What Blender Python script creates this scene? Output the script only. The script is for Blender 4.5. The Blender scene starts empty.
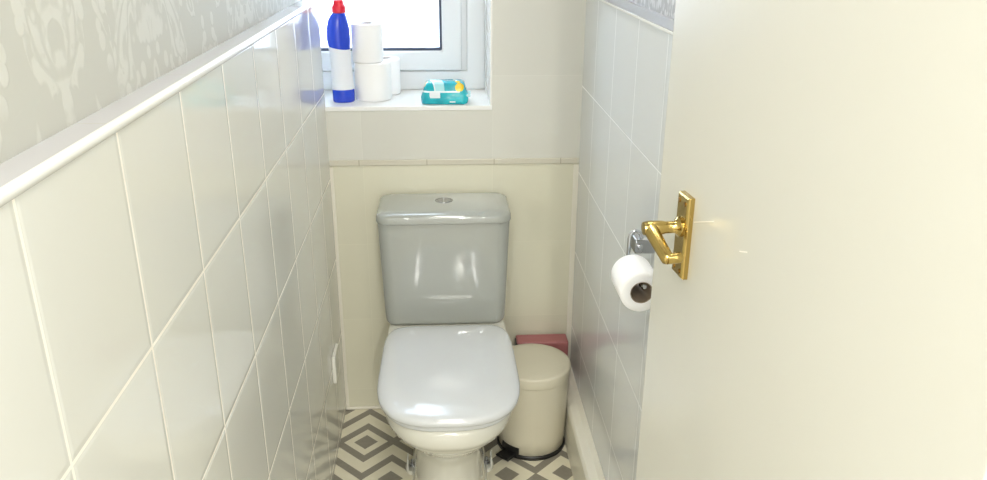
import bpy, bmesh, math, random
from mathutils import Vector, Matrix
random.seed(4)
S = bpy.context.scene
COL = S.collection
PI = math.pi

# ------------------------------------------------------------------ camera
cd = bpy.data.cameras.new('camera'); cam = bpy.data.objects.new('camera', cd); COL.objects.link(cam)
FW = Vector((0.060725, 0.930003, -0.3625)); RT = Vector((0.997991, -0.063136, 0.005204)); UP = Vector((0.018048, 0.362088, 0.931969))
m = Matrix.Identity(4)
for i in range(3):
    m[i][0] = RT[i]; m[i][1] = UP[i]; m[i][2] = -FW[i]
m[2][3] = 1.46567
cam.matrix_world = m
cd.sensor_fit = 'HORIZONTAL'; cd.sensor_width = 36; cd.lens = 809.8276 / 987 * 36; cd.clip_start = 0.02
S.camera = cam

# ------------------------------------------------------------------ light
W = bpy.data.worlds.new('daylight'); S.world = W; W.use_nodes = True
bg = W.node_tree.nodes['Background']; bg.inputs[0].default_value = (0.985, 0.985, 0.925, 1); bg.inputs[1].default_value = 0.85

def area(name, loc, direction, sx, sy, power, col, spread=180):
    l = bpy.data.lights.new(name, 'AREA'); l.shape = 'RECTANGLE'; l.size = sx; l.size_y = sy
    l.energy = power; l.color = col; l.spread = math.radians(spread)
    o = bpy.data.objects.new(name, l); COL.objects.link(o); o.location = loc
    o.rotation_euler = Vector(direction).to_track_quat('-Z', 'Y').to_euler()
    return o
# daylight outside the window
area('window_daylight', (-0.15, 3.05, 1.9), (0, -1, -0.28), 1.6, 1.5, 95, (0.76, 0.88, 1.0))
# hall ceiling lamp behind the camera, two narrow lights added for the strip reflections on the toilet
area('hall_lamp', (0.27, -2.0, 2.08), (0, 0.9, -0.4), 0.09, 0.09, 12, (1.0, 0.97, 0.89))
area('hall_ceiling_light', (0.05, -0.35, 2.35), (0.0, 0.25, -1), 0.5, 0.5, 11, (1.0, 0.97, 0.89))
area('strip_reflection_light', (-0.60, -2.1, 2.0), (0.2, 1, -0.1), 0.05, 0.5, 3.5, (1.0, 0.98, 0.95))
area('strip_reflection_light', (0.62, -2.1, 2.0), (-0.2, 1, -0.1), 0.05, 0.5, 3.5, (1.0, 0.98, 0.95))
# unseen fill light added under the ceiling to brighten the room from above
area('room_fill_light', (0.03, 1.35, 2.36), (0, 0, -1), 0.22, 0.22, 4.0, (1.0, 0.97, 0.89))

S.view_settings.view_transform = 'Standard'; S.view_settings.look = 'None'
S.view_settings.gamma = 1; S.view_settings.use_curve_mapping = False
S.view_settings.exposure = 1.0

# ------------------------------------------------------------------ material helpers
def mat(name, color, rough=0.5, metal=0.0, coat=0.0, spec=0.5, **kw):
    M = bpy.data.materials.new(name); M.use_nodes = True
    b = M.node_tree.nodes['Principled BSDF']
    b.inputs['Base Color'].default_value = (*color, 1); b.inputs['Roughness'].default_value = rough
    b.inputs['Metallic'].default_value = metal; b.inputs['Coat Weight'].default_value = coat
    b.inputs['Coat Roughness'].default_value = kw.get('coat_rough', 0.04)
    b.inputs['Specular IOR Level'].default_value = spec
    if 'sss' in kw:
        b.inputs['Subsurface Weight'].default_value = kw['sss']; b.inputs['Subsurface Scale'].default_value = 0.02
    return M

class N:
    """tiny node-graph helper"""
    def __init__(s, M): s.t = M.node_tree; s.b = s.t.nodes.get('Principled BSDF')
    def new(s, k): return s.t.nodes.new(k)
    def put(s, v, sock):
        if isinstance(v, bpy.types.NodeSocket): s.t.links.new(v, sock)
        else: sock.default_value = v
    def m(s, op, a, b=0.0, c=0.0, clamp=False):
        n = s.new('ShaderNodeMath'); n.operation = op; n.use_clamp = clamp
        s.put(a, n.inputs[0]); s.put(b, n.inputs[1]); s.put(c, n.inputs[2]); return n.outputs[0]
    def mix(s, f, a, b):
        n = s.new('ShaderNodeMix'); n.data_type = 'RGBA'
        s.put(f, n.inputs[0])
        s.put((*a, 1) if isinstance(a, tuple) else a, n.inputs[6]); s.put((*b, 1) if isinstance(b, tuple) else b, n.inputs[7]); return n.outputs[2]
    def xyz(s):
        c = s.new('ShaderNodeTexCoord'); q = s.new('ShaderNodeSeparateXYZ'); s.t.links.new(c.outputs['Object'], q.inputs[0]); s.co = c.outputs['Object']; return q.outputs
    def noise(s, scale, detail=3, vec=None, rough=0.5, dist=0.0):
        n = s.new('ShaderNodeTexNoise'); n.inputs['Scale'].default_value = scale; n.inputs['Detail'].default_value = detail
        n.inputs['Roughness'].default_value = rough; n.inputs['Distortion'].default_value = dist
        if vec is None:
            c = s.new('ShaderNodeTexCoord'); vec = c.outputs['Object']
        s.t.links.new(vec, n.inputs['Vector']); return n.outputs['Fac']
    def comb(s, x, y, z):
        n = s.new('ShaderNodeCombineXYZ'); s.put(x, n.inputs[0]); s.put(y, n.inputs[1]); s.put(z, n.inputs[2]); return n.outputs[0]
    def bump(s, h, strength=0.2, dist=0.002, coat=False):
        n = s.new('ShaderNodeBump'); n.inputs['Strength'].default_value = strength; n.inputs['Distance'].default_value = dist
        s.put(h, n.inputs['Height']); s.t.links.new(n.outputs[0], s.b.inputs['Normal'])
        if coat: s.t.links.new(n.outputs[0], s.b.inputs['Coat Normal'])
    def step(s, x, lo, hi):   # smooth ramp 0..1
        n = s.new('ShaderNodeMapRange'); n.interpolation_type = 'SMOOTHSTEP'
        s.put(x, n.inputs[0]); n.inputs[1].default_value = lo; n.inputs[2].default_value = hi; return n.outputs[0]
    def color(s, c): s.put((*c, 1) if isinstance(c, tuple) else c, s.b.inputs['Base Color'])

def bumpy(M, scale, strength, dist=0.001, detail=3):
    g = N(M); g.bump(g.noise(scale, detail), strength, dist); return M

def vary(M, c1, c2, scale=3):
    g = N(M); g.color(g.mix(g.noise(scale, 4), c1, c2)); return M

def tiles(name, axis, w, o, h, z0, tile, grout, gw=0.0022, rough=0.07, wav=0.12, relief=0.35, vert=1.0):
    M = mat(name, tile, rough); g = N(M); q = g.xyz(); u = q[axis]; v = q[2]
    du = g.m('PINGPONG', g.m('SUBTRACT', u, o - w * 40), w * 0.5)          # w/2 at mid tile, 0 on the joint
    dv = g.m('PINGPONG', g.m('SUBTRACT', v, z0 - h * 40), h * 0.5)
    d = g.m('MINIMUM', du, dv)
    tm = g.m('MINIMUM', g.step(dv, gw * 0.55, gw * 0.95), g.m('MAXIMUM', g.step(du, gw * 0.55, gw * 0.95), 1.0 - vert))                                      # 1 on tile
    cell = g.m('ADD', g.m('FLOOR', g.m('DIVIDE', g.m('SUBTRACT', u, o - w * 40), w)), g.m('MULTIPLY', g.m('FLOOR', g.m('DIVIDE', g.m('SUBTRACT', v, z0 - h * 40), h)), 7.3))
    wn = g.new('ShaderNodeTexWhiteNoise'); wn.noise_dimensions = '1D'; g.put(cell, wn.inputs['W'])
    t2 = tuple(c * 0.965 for c in tile)
    base = g.mix(wn.outputs['Value'], tile, t2)
    g.color(g.mix(tm, grout, base))
    g.put(g.m('ADD', g.m('MULTIPLY', g.m('SUBTRACT', 1.0, tm), 0.6), rough), g.b.inputs['Roughness'])
    edge = g.m('MINIMUM', g.step(dv, gw * 0.6, gw * 3.2), g.m('MAXIMUM', g.step(du, gw * 0.6, gw * 3.2), 1.0 - vert))
    hgt = g.m('ADD', edge, g.m('MULTIPLY', g.noise(9, 2), wav))
    g.bump(hgt, relief, 0.0016)
    return M

# ------------------------------------------------------------------ mesh helpers
def finish(name, bm, M, parent=None, smooth=True, bevel=0, seg=2, sub=0, angle=35):
    bmesh.ops.recalc_face_normals(bm, faces=bm.faces)
    me = bpy.data.meshes.new(name); bm.to_mesh(me); bm.free()
    for x in (M if isinstance(M, (list, tuple)) else [M]): me.materials.append(x)
    o = bpy.data.objects.new(name, me); COL.objects.link(o)
    if parent: o.parent = parent
    if smooth:
        me.polygons.foreach_set('use_smooth', [True] * len(me.polygons))
        me.set_sharp_from_angle(angle=math.radians(angle))
    if bevel:
        b = o.modifiers.new('bevel', 'BEVEL'); b.width = bevel; b.segments = seg; b.limit_method = 'ANGLE'; b.angle_limit = math.radians(35)
        w = o.modifiers.new('wn', 'WEIGHTED_NORMAL'); w.keep_sharp = True
    if sub:
        s = o.modifiers.new('sub', 'SUBSURF'); s.levels = sub; s.render_levels = sub
    return o
def box(bm, a, b, mi=0):
    vs = [bm.verts.new((x, y, z)) for x in (a[0], b[0]) for y in (a[1], b[1]) for z in (a[2], b[2])]
    for f in ((0,1,3,2),(4,6,7,5),(0,4,5,1),(2,3,7,6),(0,2,6,4),(1,5,7,3)):
        bm.faces.new([vs[i] for i in f]).material_index = mi
def tube(bm, pts, r, n=20, cap=True):
    pts = [Vector(p) for p in pts]; rr = r if isinstance(r, (list, tuple)) else [r] * len(pts)
    rings = []; t0 = (pts[1] - pts[0]).normalized()
    up = Vector((0, 0, 1)) if abs(t0.z) < 0.9 else Vector((1, 0, 0)); s = t0.cross(up).normalized()
    for i, p in enumerate(pts):
        t = (pts[min(i+1, len(pts)-1)] - pts[max(i-1, 0)]).normalized()
        s = (s - t * s.dot(t)).normalized(); u = t.cross(s)
        rings.append([bm.verts.new(p + (s * math.cos(2*PI*k/n) + u * math.sin(2*PI*k/n)) * rr[i]) for k in range(n)])
    for a, b in zip(rings, rings[1:]):
        for k in range(n): bm.faces.new((a[k], a[(k+1)%n], b[(k+1)%n], b[k]))
    if cap: bm.faces.new(rings[0]); bm.faces.new(rings[-1])
def lathe(bm, prof, c=(0,0,0), n=48, axis=None, cap=True, mi=None):
    """profile of (radius, height) about z, or about the direction axis"""
    q = Vector(axis).to_track_quat('Z', 'Y').to_matrix() if axis else Matrix.Identity(3); c = Vector(c); rings = []
    for r, h in prof:
        rings.append([bm.verts.new(c + q @ Vector((r*math.cos(2*PI*k/n), r*math.sin(2*PI*k/n), h))) for k in range(n)] if r > 1e-6 else [bm.verts.new(c + q @ Vector((0,0,h)))])
    for j, (a, b) in enumerate(zip(rings, rings[1:])):
        for k in range(n):
            k2 = (k+1) % n
            if len(a) == 1 and len(b) == 1: continue
            f = bm.faces.new((a[0], b[k2], b[k]) if len(a) == 1 else (a[k], a[k2], b[0]) if len(b) == 1 else (a[k], a[k2], b[k2], b[k]))
            if mi: f.material_index = mi[j]
    if cap:
        for rg in (rings[0], rings[-1]):
            if len(rg) > 1: bm.faces.new(rg)
def loft(bm, rings, cap=True):
    R = [[bm.verts.new(p) for p in rg] for rg in rings]; n = len(R[0])
    for a, b in zip(R, R[1:]):
        for k in range(n): bm.faces.new((a[k], a[(k+1)%n], b[(k+1)%n], b[k]))
    if cap: bm.faces.new(R[0]); bm.faces.new(R[-1])
def sq(t, e):   # signed power
    return math.copysign(abs(t) ** e, t)
def thing(name, label, cat, loc=(0,0,0), group=None, rz=0):
    o = bpy.data.objects.new(name, None); COL.objects.link(o); o.location = loc; o.rotation_euler.z = rz; o.empty_display_size = 0.05
    return tag(o, label, cat, group)
def tag(o, label, cat, group=None):
    o['label'] = label; o['category'] = cat
    if group: o['group'] = group
    return o
def struct(o): o['kind'] = 'structure'; return o

# ------------------------------------------------------------------ dimensions
XL, XR, YB = -0.3265, 0.399, 2.278     # tiled faces of the side walls, back wall
XLU = -0.364                           # papered wall above the tiled boxing on the left
YF = 0.38                              # inner face of the front wall
ZC = 2.40
ZLT, ZRT = 1.276, 1.294                # tops of the tiling
SILL = 0.988

# ------------------------------------------------------------------ materials
tileL = tiles('cream_gloss_tile', 1, 0.2129, 0.6067, 0.25, ZLT, (0.70, 0.70, 0.645), (0.88, 0.84, 0.75), 0.0026, 0.10)
tileR = tiles('grey_gloss_tile', 1, 0.2228, 1.6514, 0.2528, ZRT, (0.735, 0.755, 0.755), (0.80, 0.81, 0.80), 0.0015, 0.12, 0.12, 0.16, 0.32)
tileB = tiles('painted_tile', 0, 0.3745, 0.1450, 0.25, 0.822, (0.72, 0.70, 0.56), (0.71, 0.69, 0.55), 0.0009, 0.24, 0.3, 0.08)
tileB2 = tiles('greyer_painted_tile', 0, 0.3745, 0.1450, 0.25, 0.822, (0.675, 0.67, 0.61), (0.665, 0.66, 0.60), 0.0009, 0.24, 0.3, 0.08)
plaster = bumpy(mat('white_plaster', (0.80, 0.79, 0.74), 0.6), 60, 0.08)
def damask(name, base, motif, period, size=1.0):
    """wallpaper: raised mirrored scrolls, each motif symmetric about its own axis"""
    M = mat(name, base, 0.55); g = N(M); q = g.xyz()
    y = g.m('PINGPONG', g.m('ADD', q[1], 4.0), period)
    row = g.m('FLOOR', g.m('DIVIDE', g.m('ADD', q[1], 4.0), period * 2))
    z = g.m('ADD', q[2], g.m('MULTIPLY', row, 0.137))
    v = g.comb(g.m('MULTIPLY', y, 1.0), 0.0, g.m('MULTIPLY', z, 0.75))
    n1 = g.noise(17 * size, 1.5, v, 0.5, 0.9); n2 = g.noise(48 * size, 2, v, 0.5, 0.8)
    ridge = g.m('SUBTRACT', 1.0, g.m('MULTIPLY', g.m('ABSOLUTE', g.m('SUBTRACT', n1, 0.5)), 14.0), clamp=True)
    blob = g.step(n1, 0.58, 0.62); cut = g.step(n2, 0.40, 0.50)
    k = g.m('MULTIPLY', g.m('MAXIMUM', g.step(ridge, 0.25, 0.6), blob), cut, clamp=True)
    vo = g.new('ShaderNodeTexVoronoi'); vo.inputs['Scale'].default_value = 62 * size; g.put(v, vo.inputs['Vector'])
    flower = g.m('MULTIPLY', g.step(vo.outputs['Distance'], 0.42, 0.32), g.step(g.noise(8 * size, 1, v), 0.50, 0.56))
    k = g.m('MAXIMUM', k, flower, clamp=True)
    g.color(g.mix(k, base, motif)); g.bump(k, 0.35, 0.0012); return M
paperL = damask('damask_wallpaper', (0.51, 0.51, 0.46), (0.59, 0.59, 0.54), 0.13, 0.72)
paperR = damask('silver_wallpaper', (0.42, 0.42, 0.43), (0.62, 0.62, 0.63), 0.05)
gloss_white = mat('gloss_white', (0.86, 0.85, 0.81), 0.16, coat=0.3)
upvc = mat('white_upvc', (0.74, 0.77, 0.79), 0.22)
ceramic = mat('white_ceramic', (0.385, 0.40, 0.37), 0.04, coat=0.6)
ceramic2 = mat('pan_ceramic', (0.70, 0.69, 0.61), 0.05, coat=0.6)
seatm = mat('white_seat_plastic', (0.60, 0.615, 0.62), 0.10, coat=0.5, coat_rough=0.08)
cream_metal = mat('cream_enamel', (0.66, 0.62, 0.49), 0.28)
black = mat('black_plastic', (0.012, 0.012, 0.012), 0.35)
chrome = mat('chrome', (0.55, 0.56, 0.58), 0.07, 1.0)
brass = mat('polished_brass', (0.52, 0.38, 0.13), 0.16, 1.0)
brassd = mat('aged_brass', (0.30, 0.17, 0.04), 0.3, 1.0)
paper = mat('tissue_paper', (0.93, 0.925, 0.92), 0.9, sss=0.0); bumpy(paper, 260, 0.15, 0.0006)
card = mat('cardboard', (0.32, 0.25, 0.18), 0.85)

# ------------------------------------------------------------------ floor: grey and cream diamond vinyl
vin = mat('diamond_vinyl', (0.7, 0.66, 0.5), 0.32); g = N(vin); q = g.xyz()
PX, PY = 0.166, 0.36; CX, CY = -0.248, 2.090
t = g.m('PINGPONG', g.m('SUBTRACT', q[0], CX - PX * 40), PX / 2)
yr = g.m('SUBTRACT', q[1], CY - PY * 40)
def line(expr, off, hw):
    a = g.m('SUBTRACT', expr, off); a = g.m('PINGPONG', g.m('ADD', a, PY * 4), PY / 2)   # distance from the nearest repeat
    return g.m('LESS_THAN', a, hw)
A = g.m('ADD', yr, t); B = g.m('SUBTRACT', yr, t); ds = []
for off in (0.083, 0.166): ds += [line(A, off, 0.0168), line(B, -off, 0.0168)]
yc = g.m('PINGPONG', g.m('ADD', yr, PY * 4), PY / 2)
ds.append(g.m('LESS_THAN', g.m('ADD', t, yc), 0.036))
ds.append(g.m('LESS_THAN', g.m('ADD', g.m('SUBTRACT', PX/2, t), g.m('SUBTRACT', PY/2, yc)), 0.036))
k = ds[0]
for d in ds[1:]: k = g.m('MAXIMUM', k, d)
gr = g.mix(g.noise(90, 3), (0.225, 0.205, 0.165), (0.28, 0.26, 0.215)); cr = g.mix(g.noise(40, 3), (0.72, 0.675, 0.52), (0.79, 0.745, 0.60))
g.color(g.mix(k, cr, gr)); g.bump(g.noise(200, 2), 0.05, 0.0005)
bm = bmesh.new(); box(bm, (-0.62, YF - 0.12, -0.06), (0.56, 2.60, 0)); struct(finish('floor', bm, vin, smooth=False))
carpet = bumpy(mat('hall_carpet', (0.55, 0.50, 0.42), 0.95), 300, 0.5)
bm = bmesh.new(); box(bm, (-1.2, -2.6, -0.06), (1.2, YF - 0.12, 0)); struct(finish('floor', bm, carpet, smooth=False))

# ------------------------------------------------------------------ walls
bm = bmesh.new()
box(bm, (-0.62, YF, 0), (XL, YB, ZLT - 0.003)); box(bm, (-0.62, YF, ZLT - 0.003), (XLU, YB, ZC), 1)
struct(finish('wall_left', bm, [tileL, paperL], smooth=False))
bm = bmesh.new()
box(bm, (XR, YF, 0), (0.56, YB, ZRT)); box(bm, (XR + 0.004, YF, ZRT), (0.56, YB, ZC), 1)
struct(finish('wall_right', bm, [tileR, paperR], smooth=False))
WX0, WX1, WZ1, YW = -0.56, 0.137, 2.02, 2.52     # window opening
bm = bmesh.new()
box(bm, (-0.75, YB, 0), (0.56, YB + 0.32, 0.822)); box(bm, (-0.75, YB, 0.822), (0.56, YB + 0.32, SILL - 0.012), 1)
box(bm, (WX1 + 0.004, YB, SILL - 0.012), (0.56, YB + 0.32, ZC), 1)
box(bm, (-0.75, YB, WZ1), (WX1 + 0.004, YB + 0.32, ZC), 1)
box(bm, (-0.75, YB, SILL - 0.012), (WX0, YB + 0.32, WZ1), 1)
struct(finish('wall_back', bm, [tileB, tileB2], smooth=False))
bm = bmesh.new()   # front wall with the doorway the camera looks through
box(bm, (-0.75, YF - 0.12, 0), (-0.330, YF, ZC)); box(bm, (0.420, YF - 0.12, 0), (1.0, YF, ZC)); box(bm, (-0.330, YF - 0.12, 2.03), (0.420, YF, ZC))
struct(finish('wall_front', bm, plaster, smooth=False))
bm = bmesh.new(); box(bm, (-0.75, YF - 0.12, ZC), (1.0, 2.60, ZC + 0.05)); struct(finish('ceiling', bm, plaster, smooth=False))

# left dado: flat grey ledge tiles with a rounded white lip along the edge
ledge = mat('grey_ledge_tile', (0.66, 0.65, 0.64), 0.12); g = N(ledge); q = g.xyz()
dj = g.m('PINGPONG', g.m('SUBTRACT', q[1], 1.372 - 0.28 * 20), 0.14)
g.color(g.mix(g.step(dj, 0.0010, 0.0022), (0.45, 0.44, 0.42), (0.46, 0.455, 0.465)))
bm = bmesh.new(); box(bm, (XLU, YF, ZLT - 0.003), (XL - 0.002, YB, ZLT + 0.0045)); 
e = struct(finish('trim_1', bm, ledge, smooth=False, bevel=0.0008))
bm = bmesh.new(); tube(bm, [(XL - 0.0035, YF, ZLT - 0.0015), (XL - 0.0035, YB, ZLT - 0.0015)], 0.0062, 24); struct(finish('trim_2', bm, mat('white_tile_edge', (0.72, 0.715, 0.675), 0.2)))
# right: slim white bead and grey lining strip below the paper
bm = bmesh.new(); box(bm, (XR - 0.004, YF, ZRT - 0.003), (XR + 0.01, YB, ZRT + 0.003)); struct(finish('trim_3', bm, gloss_white, bevel=0.001))
lin = mat('grey_lining_strip', (0.42, 0.42, 0.44), 0.4)
bm = bmesh.new(); box(bm, (XR - 0.0015, YF, ZRT + 0.003), (XR + 0.012, YB, ZRT + 0.022)); struct(finish('trim_4', bm, lin, bevel=0.001))
# back wall: raised strip with joints, side beads
strip = mat('beige_tile_strip', (0.66, 0.62, 0.50), 0.22); g = N(strip); q = g.xyz()
dj = g.m('PINGPONG', g.m('SUBTRACT', q[0], -0.046 - 0.195 * 20), 0.0975)
g.color(g.mix(g.step(dj, 0.0008, 0.0018), (0.42, 0.38, 0.28), (0.62, 0.59, 0.49)))
bm = bmesh.new(); box(bm, (XL, YB - 0.004, 0.8155), (XR, YB, 0.8325)); struct(finish('trim_5', bm, strip, bevel=0.003, seg=3))
bead = mat('old_white_sealant', (0.78, 0.75, 0.65), 0.45)
bm = bmesh.new(); box(bm, (XR - 0.016, YB - 0.003, 0.16), (XR, YB, 0.812)); struct(finish('trim_6', bm, bead, bevel=0.001))
bm = bmesh.new(); box(bm, (XL, YB - 0.003, 0.0), (XL + 0.010, YB, 0.812)); struct(finish('trim_7', bm, bead, bevel=0.001))
bm = bmesh.new(); box(bm, (XL, YB - 0.012, 0.0), (XR - 0.05, YB, 0.010)); struct(finish('trim_8', bm, bead, bevel=0.004, seg=3))
# white reveal and sill
bm = bmesh.new()
box(bm, (WX1, YB - 0.001, SILL - 0.004), (WX1 + 0.0055, YW, WZ1)); box(bm, (WX0, YB - 0.001, WZ1 - 0.006), (WX1, YW, WZ1))
struct(finish('trim_9', bm, gloss_white, bevel=0.001))
sillm = mat('painted_sill', (0.86, 0.86, 0.84), 0.3)
bm = bmesh.new(); box(bm, (WX0, YB - 0.002, SILL - 0.013), (WX1 + 0.0055, YW + 0.02, SILL)); struct(finish('trim_10', bm, sillm, bevel=0.0015))
# right pipe boxing / tall skirting
bm = bmesh.new()
a = [(XR, 0), (0.354, 0), (0.3565, 0.125), (0.362, 0.134), (0.385, 0.139), (XR, 0.150)]
loft(bm, [[Vector((x, YF, z)) for x, z in a], [Vector((x, YB, z)) for x, z in a]])
sk = vary(mat('cream_painted_wood', (0.86, 0.84, 0.74), 0.3), (0.87, 0.85, 0.75), (0.82, 0.79, 0.68), 6)
struct(finish('baseboard_right', bm, sk, bevel=0.002, angle=20))

# ------------------------------------------------------------------ window
win = bpy.data.objects.new('window_1', None); COL.objects.link(win); win.location = (0, YW, SILL); struct(win)
win.location = (0, 0, 0)
def ringframe(bm, x0, x1, z0, z1, w, y0, y1):
    o_ = [(x0, z0), (x1, z0), (x1, z1), (x0, z1)]; i_ = [(x0+w, z0+w), (x1-w, z0+w), (x1-w, z1-w), (x0+w, z1-w)]
    V = {}
    for nme, L in (('o', o_), ('i', i_)):
        for kk, (x, z) in enumerate(L):
            for jj, y in enumerate((y0, y1)): V[nme, kk, jj] = bm.verts.new((x, y, z))
    for kk in range(4):
        n2 = (kk+1) % 4
        bm.faces.new((V['o',kk,0], V['o',n2,0], V['i',n2,0], V['i',kk,0])); bm.faces.new((V['o',kk,1], V['i',kk,1], V['i',n2,1], V['o',n2,1]))
        bm.faces.new((V['o',kk,0], V['o',kk,1], V['o',n2,1], V['o',n2,0])); bm.faces.new((V['i',kk,0], V['i',n2,0], V['i',n2,1], V['i',kk,1]))
FX1, FZ0 = WX1, SILL
bm = bmesh.new(); ringframe(bm, WX0, FX1, FZ0, WZ1, 0.058, YW, YW + 0.07); finish('window_frame', bm, upvc, win, smooth=True, bevel=0.004, seg=3)
bm = bmesh.new(); ringframe(bm, WX0 + 0.052, FX1 - 0.052, FZ0 + 0.040, WZ1 - 0.052, 0.036, YW + 0.010, YW + 0.06); finish('window_bead', bm, upvc, win, bevel=0.004, seg=3)
bm = bmesh.new(); ringframe(bm, WX0 + 0.073, FX1 - 0.073, FZ0 + 0.060, WZ1 - 0.073, 0.060, YW - 0.010, YW + 0.05)
sash = finish('window_sash', bm, upvc, win, bevel=0.006, seg=3)
gask = mat('dark_gasket', (0.045, 0.06, 0.10), 0.5)
gx = 0.073 + 0.060; gz = 0.060 + 0.060
bm = bmesh.new(); ringframe(bm, WX0 + gx - 0.001, FX1 - gx + 0.001, FZ0 + gz - 0.001, WZ1 - gx + 0.001, 0.0085, YW - 0.002, YW + 0.02); finish('gasket', bm, gask, sash, smooth=False)
gl = bpy.data.materials.new('obscured_glass'); gl.use_nodes = True; nt = gl.node_tree; nt.nodes.clear(); g = N(gl)
out = g.new('ShaderNodeOutputMaterial'); tr = g.new('ShaderNodeBsdfTranslucent'); gs = g.new('ShaderNodeBsdfGlossy'); fr = g.new('ShaderNodeFresnel'); mx = g.new('ShaderNodeMixShader')
gs.inputs['Roughness'].default_value = 0.12; fr.inputs[0].default_value = 1.45
pat = g.noise(75, 3, None, 0.6, 0.8)
g.put(g.mix(g.step(pat, 0.38, 0.62), (0.80, 0.85, 0.93), (0.97, 0.98, 1.0)), tr.inputs['Color'])
bp_ = g.new('ShaderNodeBump'); bp_.inputs['Strength'].default_value = 0.5; bp_.inputs['Distance'].default_value = 0.003; g.put(pat, bp_.inputs['Height'])
for nd in (tr, gs, fr): nt.links.new(bp_.outputs[0], nd.inputs['Normal'])
nt.links.new(fr.outputs[0], mx.inputs[0]); nt.links.new(tr.outputs[0], mx.inputs[1]); nt.links.new(gs.outputs[0], mx.inputs[2]); nt.links.new(mx.outputs[0], out.inputs[0])
bm = bmesh.new(); box(bm, (WX0 + gx - 0.004, YW + 0.016, FZ0 + gz - 0.004), (FX1 - gx + 0.004, YW + 0.02, WZ1 - gx + 0.004)); finish('window_pane', bm, gl, sash, smooth=False)

# ------------------------------------------------------------------ door, opened against the right wall
TH = 0.0925; u = Vector((math.sin(TH), -math.cos(TH), 0)); nn = Vector((-math.cos(TH), -math.sin(TH), 0))   # u: free edge -> hinge, nn: out of the leaf's face
E0 = Vector((0.3085, 1.089, 0))
def dpt(s, off, z): return E0 + u * s + nn * off + Vector((0, 0, z))
doorm = mat('cream_gloss_door', (0.74, 0.73, 0.65), 0.24); g = N(doorm); q = g.xyz()
vv = g.new('ShaderNodeMapping'); g.t.links.new(g.co, vv.inputs[0]); vv.inputs['Scale'].default_value = (30, 30, 1.2)
g.color(g.mix(g.noise(1.6, 3), (0.70, 0.69, 0.62), (0.67, 0.655, 0.575)))
g.bump(g.noise(1.0, 3, vv.outputs[0]), 0.10, 0.001)
bm = bmesh.new(); L = 0.655; T = 0.036
vs = [bm.verts.new(dpt(s, o_, z)) for s in (0, L) for o_ in (0, -T) for z in (0.006, 1.985)]
for f in ((0,1,3,2),(4,6,7,5),(0,4,5,1),(2,3,7,6),(0,2,6,4),(1,5,7,3)): bm.faces.new([vs[i] for i in f])
door = struct(finish('door_1', bm, doorm, bevel=0.003, seg=3))
# brass handle on a stepped plate
PS0, PS1, PZ0, PZ1 = 0.0925, 0.1265, 1.030, 1.141
bm = bmesh.new()
def prect(s0, s1, z0, z1, off): return [dpt(s0, off, z0), dpt(s1, off, z0), dpt(s1, off, z1), dpt(s0, off, z1)]
loft(bm, [prect(PS0-0.001, PS1+0.001, PZ0-0.001, PZ1+0.001, -0.0005), prect(PS0-0.001, PS1+0.001, PZ0-0.001, PZ1+0.001, 0.0065), prect(PS0+0.0018, PS1-0.0018, PZ0+0.0018, PZ1-0.0018, 0.0095)])
plate = finish('handle_plate', bm, brass, door, bevel=0.0008, seg=2)
for s in (PS0 + 0.0075, PS1 - 0.0075):
    for z in (PZ0 + 0.009, PZ1 - 0.009):
        bm = bmesh.new(); lathe(bm, [(0.0034, 0), (0.0034, 0.0008), (0.0026, 0.0014), (0, 0.0014)], dpt(s, 0.0093, z), 16, nn); finish('screw', bm, brassd, plate)
bm = bmesh.new(); SS, SZ = 0.109, 1.098
lathe(bm, [(0.0135, 0), (0.0135, 0.003), (0.0105, 0.005), (0.0082, 0.008), (0.0082, 0.020), (0.0095, 0.026), (0.0098, 0.044), (0.0085, 0.050), (0, 0.0515)], dpt(SS, 0.0095, SZ), 32, nn)
pts = [dpt(SS - 0.0065, 0.0515, SZ + .003), dpt(SS - 0.005, 0.0510, SZ + .002), dpt(SS + 0.002, 0.0500, SZ - 0.001), dpt(SS + 0.015, 0.0485, SZ - 0.0065), dpt(SS + 0.030, 0.0465, SZ - 0.0135), dpt(SS + 0.046, 0.0440, SZ - 0.0210), dpt(SS + 0.052, 0.0430, SZ - 0.0240), dpt(SS + 0.0545, 0.0425, SZ - 0.0252)]
tube(bm, pts, [0.0065, 0.0088, 0.0098, 0.0096, 0.0090, 0.0086, 0.0080, 0.0055], 28)
tube(bm, [dpt(SS + 0.051, 0.044, SZ - 0.0230), dpt(SS + 0.051, 0.033, SZ - 0.0225), dpt(SS + 0.051, 0.027, SZ - 0.0222), dpt(SS + 0.051, 0.0245, SZ - 0.0222)], [0.0070, 0.0072, 0.0074, 0.0055], 24)
finish('lever_handle', bm, brass, door, angle=50)
# small scuffs in the paint
scuff = mat('scuffed_paint', (0.88, 0.85, 0.76), 0.35)
for s0, z0, s1, z1, hh in ((0.131, 1.111, 0.187, 1.132, 0.0013), (0.262, 1.123, 0.280, 1.129, 0.0016)):
    R_ = lambda off: [dpt(s0, off, z0), dpt(s1, off, z1), dpt(s1, off, z1 + hh), dpt(s0, off, z0 + hh)]
    bm = bmesh.new(); loft(bm, [R_(-0.0004), R_(0.0005)]); finish('scuff_mark', bm, scuff, door, smooth=False)
# hinges on the near edge
for z in (0.25, 1.75):
    bm = bmesh.new(); tube(bm, [dpt(L + 0.003, 0.002, z - 0.04), dpt(L + 0.003, 0.002, z + 0.04)], 0.005, 16); finish('hinge', bm, brass, door)

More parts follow.
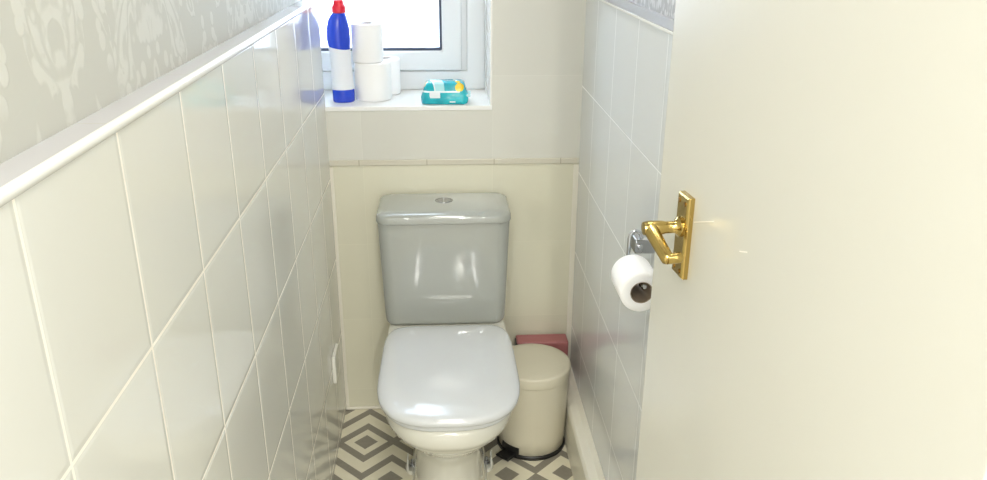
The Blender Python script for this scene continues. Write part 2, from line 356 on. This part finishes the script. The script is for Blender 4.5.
# ------------------------------------------------------------------ toilet
toilet = thing('toilet', 'white close-coupled ceramic toilet with lid closed, against the back wall', 'toilet', (0.004, 1.95, 0))
def P(o): o.location -= Vector(toilet.location); return o
CXT = 0.004; NR = 72
def ring(z, yf, yb, hw, ef=2.4, eb=5.0, xc=CXT, ymid=None, hwb=None):
    """D-shaped outline: rounded nose towards the camera, squarer at the back"""
    ym = ymid if ymid is not None else yf + (yb - yf) * 0.42; hwb = hwb if hwb is not None else hw; R = []
    for k in range(NR):
        a = 2 * PI * k / NR; c, s = math.cos(a), math.sin(a)
        if s < 0: R.append(Vector((xc + hw * sq(c, 2/ef), ym + (ym - yf) * sq(s, 2/ef), z)))
        else:
            yy = sq(s, 2/eb); w = hw + (hwb - hw) * yy; R.append(Vector((xc + w * sq(c, 2/eb), ym + (yb - ym) * yy, z)))
    return R
# pan and pedestal: one ceramic casting
bm = bmesh.new()
loft(bm, [ring(0.000, 1.715, 2.235, 0.106, 2.6), ring(0.014, 1.715, 2.235, 0.106, 2.6), ring(0.020, 1.722, 2.232, 0.099, 2.6), ring(0.035, 1.726, 2.230, 0.100, 2.6), ring(0.10, 1.728, 2.230, 0.099, 2.5),
    ring(0.17, 1.722, 2.235, 0.099, 2.4), ring(0.205, 1.706, 2.24, 0.106, 2.3), ring(0.240, 1.672, 2.25, 0.120, 2.2, hwb=0.100), ring(0.275, 1.628, 2.255, 0.140, 2.2, hwb=0.106), ring(0.305, 1.592, 2.26, 0.154, 2.3, hwb=0.125),
    ring(0.327, 1.572, 2.26, 0.161, 2.4), ring(0.334, 1.570, 2.26, 0.162, 2.4), ring(0.339, 1.558, 2.262, 0.167, 2.45), ring(0.356, 1.551, 2.262, 0.170, 2.5), ring(0.386, 1.550, 2.262, 0.170, 2.5), ring(0.3945, 1.558, 2.26, 0.165, 2.5)])
P(finish('pan', bm, ceramic2, toilet, angle=60))
# foot ears with bolts under clear caps
clear = mat('clear_plastic', (0.8, 0.8, 0.75), 0.15); 
for sx in (-1, 1):
    bm = bmesh.new(); xb = CXT + sx * 0.107; yb_ = 1.952
    loft(bm, [[Vector((xb + 0.020*math.cos(a), yb_ + 0.030*math.sin(a), z)) for a in [2*PI*i/24 for i in range(24)]] for z in (0.0, 0.012)])
    P(finish('foot', bm, ceramic2, toilet, bevel=0.002))
    bm = bmesh.new(); lathe(bm, [(0.0095, 0), (0.0095, 0.003), (0.0065, 0.003), (0.0065, 0.009), (0.0055, 0.010), (0.0035, 0.010), (0.0035, 0.020), (0.002, 0.022), (0, 0.022)], (xb, yb_, 0.012), 20)
    P(finish('bolt', bm, chrome, toilet))
    bm = bmesh.new(); box(bm, (xb + sx*0.012 - 0.0022, yb_ - 0.026, 0.012), (xb + sx*0.012 + 0.0022, yb_ + 0.010, 0.048)); P(finish('foot_bracket', bm, clear, toilet, bevel=0.002))
# seat and lid
LW = 0.1735
def outl(z, inset, front=1.541, back=2.014, xc=0.0050, e=2.75):
    R = []
    ym = 1.745
    for k in range(96):
        a = 2*PI*k/96; c, s = math.cos(a), math.sin(a)
        if s < 0: x = LW * sq(c, 2/e); y = ym + (ym - front) * sq(s, 2/e)
        else:
            yy = sq(s, 2/7); x = (LW - 0.004*yy) * sq(c, 2/7); y = ym + (back - ym) * yy
        L_ = math.hypot(x, y - 1.76); kf = max(0, (L_ - inset) / L_)
        R.append(Vector((xc + x * kf, 1.76 + (y - 1.76) * kf, z)))
    return R
bm = bmesh.new(); loft(bm, [outl(0.395, 0.018), outl(0.396, 0.014), outl(0.399, 0.0115), outl(0.408, 0.0115), outl(0.4110, 0.013)]); P(finish('seat', bm, seatm, toilet, angle=60))
bm = bmesh.new(); prof = [(0.4125, 0.006), (0.4145, 0.0015), (0.418, 0.0), (0.4235, 0.0), (0.4280, 0.0018), (0.4315, 0.006), (0.4340, 0.013), (0.4362, 0.024), (0.4380, 0.040), (0.4395, 0.06), (0.4405, 0.085), (0.4411, 0.115)]
loft(bm, [outl(z, i) for z, i in prof]); 
lid = P(finish('lid', bm, seatm, toilet, angle=75))
for sx in (-1, 1):
    bm = bmesh.new(); tube(bm, [(CXT + sx*0.060, 2.024, 0.405), (CXT + sx*0.090, 2.024, 0.405)], 0.008, 20); P(finish('hinge', bm, seatm, toilet))
# cistern: slightly tapered box with rounded corners and rounded lower edge
def rrect(z, x0, x1, y0, y1, rf, rb, n=12, bow=0.0):
    R = []
    for (cx, cy, r, a0) in ((x1-rb, y1-rb, rb, 0), (x0+rb, y1-rb, rb, PI/2), (x0+rf, y0+rf, rf, PI), (x1-rf, y0+rf, rf, 1.5*PI)):
        for i in range(n+1):
            a = a0 + PI/2*i/n; x = cx + r*math.cos(a); y = cy + r*math.sin(a)
            if y < y0 + rf + 1e-6: y -= bow * (1 - ((x - (x0+x1)/2) / ((x1-x0)/2))**2)
            R.append(Vector((x, y, z)))
    return R
C0 = 0.0; DZ = -0.008
def cis(z, ins, taper):  # taper 0 top .. 1 bottom
    h = 0.1830 - 0.0110 * taper - ins
    return rrect(z, C0 - h, C0 + h, 2.080 + ins, 2.262, max(0.006, 0.034 - ins), 0.02, bow=0.003)
bm = bmesh.new(); rg = []
for z, ins in ((0.3950, 0.014), (0.3955, 0.009), (0.398, 0.0048), (0.402, 0.002), (0.409, 0.0006), (0.428, 0.0)): rg.append(cis(z, ins, 1 - (z-0.40)/0.30))
for i in range(1, 9): z = 0.428 + i*(0.7045-0.428)/8; rg.append(cis(z, 0.0, 1 - (z-0.40)/0.30))
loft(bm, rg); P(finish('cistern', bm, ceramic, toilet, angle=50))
bm = bmesh.new()
def cl(z, ins): h = 0.1865 - ins; return rrect(z, C0 - h, C0 + h, 2.074 + ins, 2.268 - ins*0.3, max(0.008, 0.038 - ins), 0.022, bow=0.004)
loft(bm, [cl(0.7045, 0.002), cl(0.706, 0.0004), cl(0.709, 0.0), cl(0.722, 0.0008), cl(0.7265, 0.003), cl(0.7305, 0.008), cl(0.7335, 0.017), cl(0.735, 0.032)])
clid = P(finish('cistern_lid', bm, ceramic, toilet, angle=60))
bm = bmesh.new(); BC = (CXT - 0.003, 2.192, 0.7315)
lathe(bm, [(0.0265, 0), (0.0265, 0.002), (0.0245, 0.0045), (0.0215, 0.0045), (0.0205, 0.002), (0, 0.002)], BC, 40)
dchrome = mat('dull_chrome', (0.30, 0.31, 0.33), 0.22, 1.0)
fb = finish('flush_button', bm, dchrome, toilet); P(fb)
for sx, aa in ((-1, 0.35), (1, 0.35)):
    bm = bmesh.new(); pp = [(0.0015 * 1, -0.0195), (0.0015, 0.0195)] + [(0.0195*math.cos(PI/2 - PI*i/14), 0.0195*math.sin(PI/2 - PI*i/14)) for i in range(1, 14)]
    loft(bm, [[Vector((BC[0] + sx*x, BC[1] + y, z)) for x, y in pp] for z in (BC[2] + 0.002, BC[2] + 0.0045)])
    h_ = finish('push_pad', bm, dchrome, fb, bevel=0.0008); h_.location = -Vector(toilet.location) - Vector(fb.location)

# ------------------------------------------------------------------ pedal bin
BX, BY = 0.2530, 2.071
pbin = thing('pedal_bin', 'round cream metal pedal bin with black base, right of the toilet', 'bin', (BX, BY, 0))
RB = 0.1005
bm = bmesh.new(); lathe(bm, [(0.090, 0), (0.1030, 0.001), (0.1035, 0.010), (0.1015, 0.013), (0.094, 0.013)], (0,0,0), 64); finish('base', bm, black, pbin)
bm = bmesh.new(); lathe(bm, [(0.094, 0.010), (RB - 0.002, 0.0125), (RB, 0.06), (RB + 0.0075, 0.236), (RB + 0.0082, 0.239), (RB + 0.0082, 0.242), (0.096, 0.244)], (0,0,0), 72); finish('body', bm, cream_metal, pbin, angle=60)
bm = bmesh.new(); lathe(bm, [(0.096, 0.2425), (RB + 0.0095, 0.2435), (RB + 0.0102, 0.2465), (RB + 0.0104, 0.270), (RB + 0.0084, 0.2745), (RB + 0.0030, 0.2765), (0.075, 0.2785), (0.04, 0.2795), (0, 0.280)], (0,0,0), 72); finish('lid', bm, cream_metal, pbin, angle=60)
pd = Vector((math.cos(math.radians(-135)), math.sin(math.radians(-135)), 0)); ps = Vector((-pd.y, pd.x, 0))
bm = bmesh.new()
def pr(s0, s1, w0, w1, z): return [pd*s0 - ps*w0 + Vector((0,0,z)), pd*s0 + ps*w0 + Vector((0,0,z)), pd*s1 + ps*w1 + Vector((0,0,z)), pd*s1 - ps*w1 + Vector((0,0,z))]
loft(bm, [pr(0.088, 0.135, 0.020, 0.023, 0.006), pr(0.088, 0.137, 0.020, 0.024, 0.011), pr(0.088, 0.133, 0.020, 0.021, 0.016)]); finish('pedal', bm, black, pbin, bevel=0.0015)
bm = bmesh.new(); rr = []
for a in [math.radians(-135 + d) for d in range(-18, 21, 3)]:
    rr.append([Vector((r*math.cos(a), r*math.sin(a), z)) for r, z in ((0.094, 0.016), (0.1025, 0.016), (0.1025, 0.036), (0.094, 0.036))])
loft(bm, rr); finish('pedal_slot', bm, black, pbin, smooth=True, angle=30)
bm = bmesh.new(); box(bm, (-0.028, 0.088, 0.205), (0.028, 0.109, 0.270)); finish('lid_hinge', bm, black, pbin, bevel=0.003)
bm = bmesh.new(); rr = []
for i in range(5):
    a = math.radians(-124 + 3.2*i); rr.append([Vector((r*math.cos(a), r*math.sin(a), z)) for r, z in ((0.098, 0.2235), (0.1002, 0.2235), (0.1002, 0.2250), (0.098, 0.2250))])
loft(bm, rr); finish('seam_notch', bm, mat('dark_seam', (0.12, 0.10, 0.07), 0.6), pbin, smooth=False)

# dusty pink box behind the bin
pink = vary(mat('dusty_pink_plastic', (0.45, 0.16, 0.16), 0.45), (0.46, 0.17, 0.17), (0.36, 0.12, 0.125), 25)
pbx = thing('plastic_box', 'dusty pink plastic box standing behind the cream pedal bin', 'box', (0.302, 2.235, 0))
bm = bmesh.new(); box(bm, (-0.083, -0.026, 0), (0.078, 0.030, 0.262)); finish('body', bm, pink, pbx, bevel=0.006, seg=3)
bm = bmesh.new(); box(bm, (-0.0865, -0.029, 0.200), (-0.066, 0.020, 0.256)); finish('clip', bm, black, pbx, bevel=0.003)

# ------------------------------------------------------------------ socket plate low on the left wall
sp = thing('wall_plate', 'white square plastic cover plate low on the left tiled wall', 'wall plate', (XL, 2.09, 0.275))
wp = mat('white_switch_plastic', (0.80, 0.79, 0.72), 0.25)
bm = bmesh.new(); box(bm, (0, -0.043, -0.043), (0.011, 0.043, 0.043)); finish('plate', bm, wp, sp, bevel=0.003, seg=3)
for yy in (-0.030, 0.030):
    bm = bmesh.new(); lathe(bm, [(0.0035, 0), (0.0035, 0.0006), (0, 0.0012)], (0.0108, yy, 0), 16, (1,0,0)); finish('screw', bm, wp, sp)

# ------------------------------------------------------------------ toilet roll holder on the right wall
RX, RZ, RY0, RY1, RR = 0.3475, 0.860, 1.283, 1.372, 0.0385
hold = thing('toilet_roll_holder', 'chrome hook toilet roll holder on the grey tiled right wall', 'toilet roll holder', (XR, 1.405, 0.895))
def H(o): o.location -= Vector(hold.location); return o
bm = bmesh.new(); box(bm, (0.357, 1.392, 0.889), (XR + 0.0, 1.425, 0.919)); H(finish('bracket', bm, chrome, hold, bevel=0.003, seg=3))
bm = bmesh.new(); cz = 0.897
arc = [(0.362, 1.400, cz), (0.350, 1.399, cz + 0.004)] + [(0.350 - 0.0, 1.399, cz + 0.004)]
pts = [Vector((0.372, 1.398, 0.909)), Vector((0.370, 1.397, 0.918))]
for i in range(0, 11):
    a = PI*0.20 + PI*0.80*i/10; pts.append(Vector((0.3580 + 0.0115*math.cos(a), 1.396, 0.920 + 0.014*math.sin(a))))
x0 = pts[-1].x
pts += [Vector((x0, 1.396, 0.888)), Vector((x0 + 0.0005, 1.395, 0.874)), Vector((x0 + 0.003, 1.392, 0.870)), Vector((RX - 0.003, 1.385, 0.869)), Vector((RX, 1.372, RZ + 0.012)), Vector((RX, 1.33, RZ + 0.012)), Vector((RX, 1.285, RZ + 0.012)), Vector((RX, 1.272, RZ + 0.014)), Vector((RX, 1.268, RZ + 0.019))]
tube(bm, pts, 0.0038, 18); H(finish('hook', bm, chrome, hold, angle=60))
bm = bmesh.new(); lathe(bm, [(0.0055, 0), (0.0055, 0.002), (0.003, 0.0035), (0, 0.0035)], (0.3665, 1.392, 0.904), 20, (0, -1, 0)); H(finish('screw', bm, chrome, hold))

def roll_mesh(bm, r, ri, h, axis_pts):
    n = 64; rnd = 0.004
    prof = [(ri, 0.0006), (ri + 0.001, 0.0), (r - rnd, 0.0), (r - 0.001, 0.0015), (r, rnd), (r + 0.0002, h/2), (r, h - rnd), (r - 0.001, h - 0.0015), (r - rnd, h), (ri + 0.001, h), (ri, h - 0.0006), (ri, 0.0006)]
    lathe(bm, prof, axis_pts[0], n, axis_pts[1], cap=False)
def toilet_roll(label, base, r, h, ri=0.021, axis=(0,0,1), group=None):
    o = thing('toilet_roll', label, 'toilet roll', base, group)
    bm = bmesh.new(); roll_mesh(bm, r, ri, h, ((0,0,0), axis)); finish('paper', bm, paper, o, angle=50)
    bm = bmesh.new(); lathe(bm, [(ri, 0.0004), (ri, h - 0.0004), (ri - 0.0012, h - 0.0004), (ri - 0.0012, 0.0004), (ri, 0.0004)], (0,0,0), 48, axis, cap=False); finish('cardboard_core', bm, card, o)
    return o
hung = toilet_roll('white toilet roll hanging on the chrome hook, partly hidden by the door', (RX, RY1, RZ), RR, RY1 - RY0, 0.0205, (0, -1, 0))

# ------------------------------------------------------------------ things on the window sill
toilet_roll('white toilet roll standing on the sill under another roll, beside the blue bottle', (-0.1985, 2.387, SILL), 0.0525, 0.108, group='toilet rolls on the window sill')
toilet_roll('white toilet roll on top of another roll on the window sill', (-0.2100, 2.390, SILL + 0.1082), 0.0445, 0.108, group='toilet rolls on the window sill')
toilet_roll('white toilet roll at the back of the sill, half hidden behind the stack', (-0.1640, 2.4680, SILL), 0.0400, 0.106, 0.018, group='toilet rolls on the window sill')

# cleaner bottle
BSC = 0.87
BZ = 0.958
bottle = thing('cleaner_bottle', 'blue toilet cleaner bottle with red cap and white sleeve on the sill', 'bottle', (-0.2815, 2.350, SILL), rz=0.25)
blue = mat('blue_bottle_plastic', (0.006, 0.05, 0.60), 0.22, coat=0.4); sleeve = mat('white_paper_sleeve', (0.80, 0.82, 0.87), 0.4); red = mat('red_cap_plastic', (0.72, 0.012, 0.035), 0.3)
def bring(z, a, b, cx=0.0): return [Vector((cx + BSC*a*math.cos(2*PI*k/48), BSC*b*math.sin(2*PI*k/48), z*BZ)) for k in range(48)]
def bprof(z):   # half width, half depth, lean
    K = [(0, .033, .025, 0), (.004, .0360, .028, 0), (.035, .0365, .0285, 0), (.042, .0350, .0275, -.0005), (.10, .0330, .026, -.002), (.150, .0330, .026, -.003), (.160, .0345, .0270, -.004), (.185, .0375, .028, -.005), (.215, .0365, .0270, -.005), (.238, .0310, .0240, -.004), (.252, .0245, .0200, -.002), (.259, .0195, .0175, 0.0), (.264, .0165, .0165, .001)]
    for p0, p1 in zip(K, K[1:]):
        if p0[0] <= z <= p1[0]:
            t_ = (z - p0[0]) / (p1[0] - p0[0]); return [p0[i] + (p1[i]-p0[i])*t_ for i in (1,2,3)]
    return K[-1][1:]
zs = [0, .002, .004, .012, .025, .035, .042, .07, .10, .13, .150, .155, .160, .17, .178, .185, .195, .205, .215, .225, .232, .238, .245, .252, .259, .264]
bm = bmesh.new(); loft(bm, [bring(z, *bprof(z)) for z in zs]); finish('bottle_body', bm, blue, bottle, angle=60)
bm = bmesh.new(); rg = []
for i in range(14):
    f_ = i/13; R = []
    for k in range(48):
        x = math.cos(2*PI*k/48); zt = 0.160 - 0.0045*x - 0.003*(1-x*x); z = 0.0385 + (zt - 0.0385)*f_; a_, b_, c_ = bprof(z)
        R.append(Vector((c_ + (BSC*a_ + .0007)*x, (BSC*b_ + .0007)*math.sin(2*PI*k/48), z*BZ)))
    rg.append(R)
loft(bm, rg, cap=False); finish('sleeve', bm, sleeve, bottle, angle=60)
bm = bmesh.new(); zc = [(.259, .0165), (.261, .0188), (.276, .0185), (.279, .0170), (.281, .0150), (.290, .0138), (.2945, .0115), (.296, .0060)]
loft(bm, [[Vector((.001 + (r + (0.0006 if k % 2 and z < .277 else 0))*math.cos(2*PI*k/48), (r + (0.0006 if k % 2 and z < .277 else 0))*math.sin(2*PI*k/48), z*BZ)) for k in range(48)] for z, r in zc]); finish('cap', bm, red, bottle, angle=40)

# pack of wipes
wipes = thing('pack_of_wipes', 'teal soft pack of wipes with a pale stripe and yellow patch on the sill', 'pack of wipes', (0.009, 2.332, SILL), rz=-0.04)
film = mat('printed_film', (0.01, 0.42, 0.46), 0.22, coat=0.5); g = N(film); q = g.xyz()
wob = g.m('MULTIPLY', g.m('SUBTRACT', g.noise(30, 2), 0.5), 0.012)
xx = g.m('ADD', g.m('ADD', q[0], g.m('MULTIPLY', q[1], 0.30)), wob)
def band(a, b): return g.m('MULTIPLY', g.m('GREATER_THAN', xx, a), g.m('LESS_THAN', xx, b))
zz = q[2]; up_ = g.m('GREATER_THAN', zz, 0.034)
c = g.mix(g.step(g.noise(22, 2), 0.35, 0.65), (0.0, 0.36, 0.46), (0.01, 0.50, 0.58))
c = g.mix(g.m('MULTIPLY', band(-0.036, -0.010), up_), c, (0.42, 0.75, 0.80))
c = g.mix(g.m('MULTIPLY', band(-0.040, -0.036), up_), c, (0.85, 0.90, 0.92))
c = g.mix(g.m('MULTIPLY', band(0.028, 0.034), up_), c, (0.80, 0.90, 0.92))
wsp = g.m('MULTIPLY', g.m('LESS_THAN', g.m('ABSOLUTE', g.m('SUBTRACT', zz, 0.036)), 0.0022), band(-0.07, 0.03))
c = g.mix(wsp, c, (0.85, 0.92, 0.94))
lw = g.m('MULTIPLY', band(-0.052, -0.024), g.m('MULTIPLY', g.m('LESS_THAN', zz, 0.036), g.m('GREATER_THAN', zz, 0.019)))
c = g.mix(lw, c, (0.80, 0.86, 0.90))
def blob(cx, cy, cz_, r, col, c):
    d2 = g.m('ADD', g.m('ADD', g.m('POWER', g.m('SUBTRACT', q[0], cx), 2), g.m('POWER', g.m('SUBTRACT', q[1], cy), 2)), g.m('POWER', g.m('SUBTRACT', zz, cz_), 2))
    return g.mix(g.m('LESS_THAN', g.m('ADD', g.m('SQRT', d2), wob), r), c, col)
c = blob(0.044, -0.026, 0.046, 0.0135, (0.90, 0.62, 0.01), c)
c = blob(0.038, -0.016, 0.056, 0.009, (0.75, 0.60, 0.02), c)
c = blob(-0.050, -0.014, 0.050, 0.011, (0.85, 0.70, 0.30), c)
c = g.mix(g.m('MULTIPLY', band(0.004, 0.020), g.m('LESS_THAN', g.m('ABSOLUTE', g.m('SUBTRACT', zz, 0.0085)), 0.0018)), c, (0.85, 0.93, 0.95))
g.color(c); g.bump(g.noise(60, 3), 0.6, 0.004, True)
bm = bmesh.new(); rg = []
for z, ins in ((0, .006), (.002, .001), (.010, -.001), (.022, -.001), (.030, .002), (.038, .006), (.048, .008), (.057, .012), (.0615, .020), (.063, .034)):
    R = rrect(z, -.0655 + ins, .0665 - ins*0.8, -.040 + ins*0.8, .040 - ins*0.8, .016, .016, n=6)
    R = [v + Vector((random.uniform(-.0012, .0012), random.uniform(-.0012, .0012), random.uniform(-.0008, .0008) if z > 0 else 0)) for v in R]
    rg.append(R)
loft(bm, rg); finish('film_wrapper', bm, film, wipes, angle=70)
bm = bmesh.new(); R = [(-.010, -.014), (.024, -.016), (.024, .016), (-.010, .018)]
loft(bm, [[Vector((x, y, z)) for x, y in R] for z in (.0595, .0618)]); finish('resealable_flap', bm, mat('teal_flap', (0.01, 0.40, 0.46), 0.25), wipes, bevel=0.001)
bm = bmesh.new(); rr = []
for i in range(9):
    y = -.034 + .068*i/8; w = .004*math.sin(i*1.7); rr.append([Vector((.060, y, .024)), Vector((.0735 + w*0.3, y, .020 + w)), Vector((.0735 + w*0.3, y, .0212 + w)), Vector((.060, y, .028))])
loft(bm, rr); finish('crimped_end', bm, mat('clear_film_edge', (0.45, 0.68, 0.68), 0.2), wipes, smooth=False)
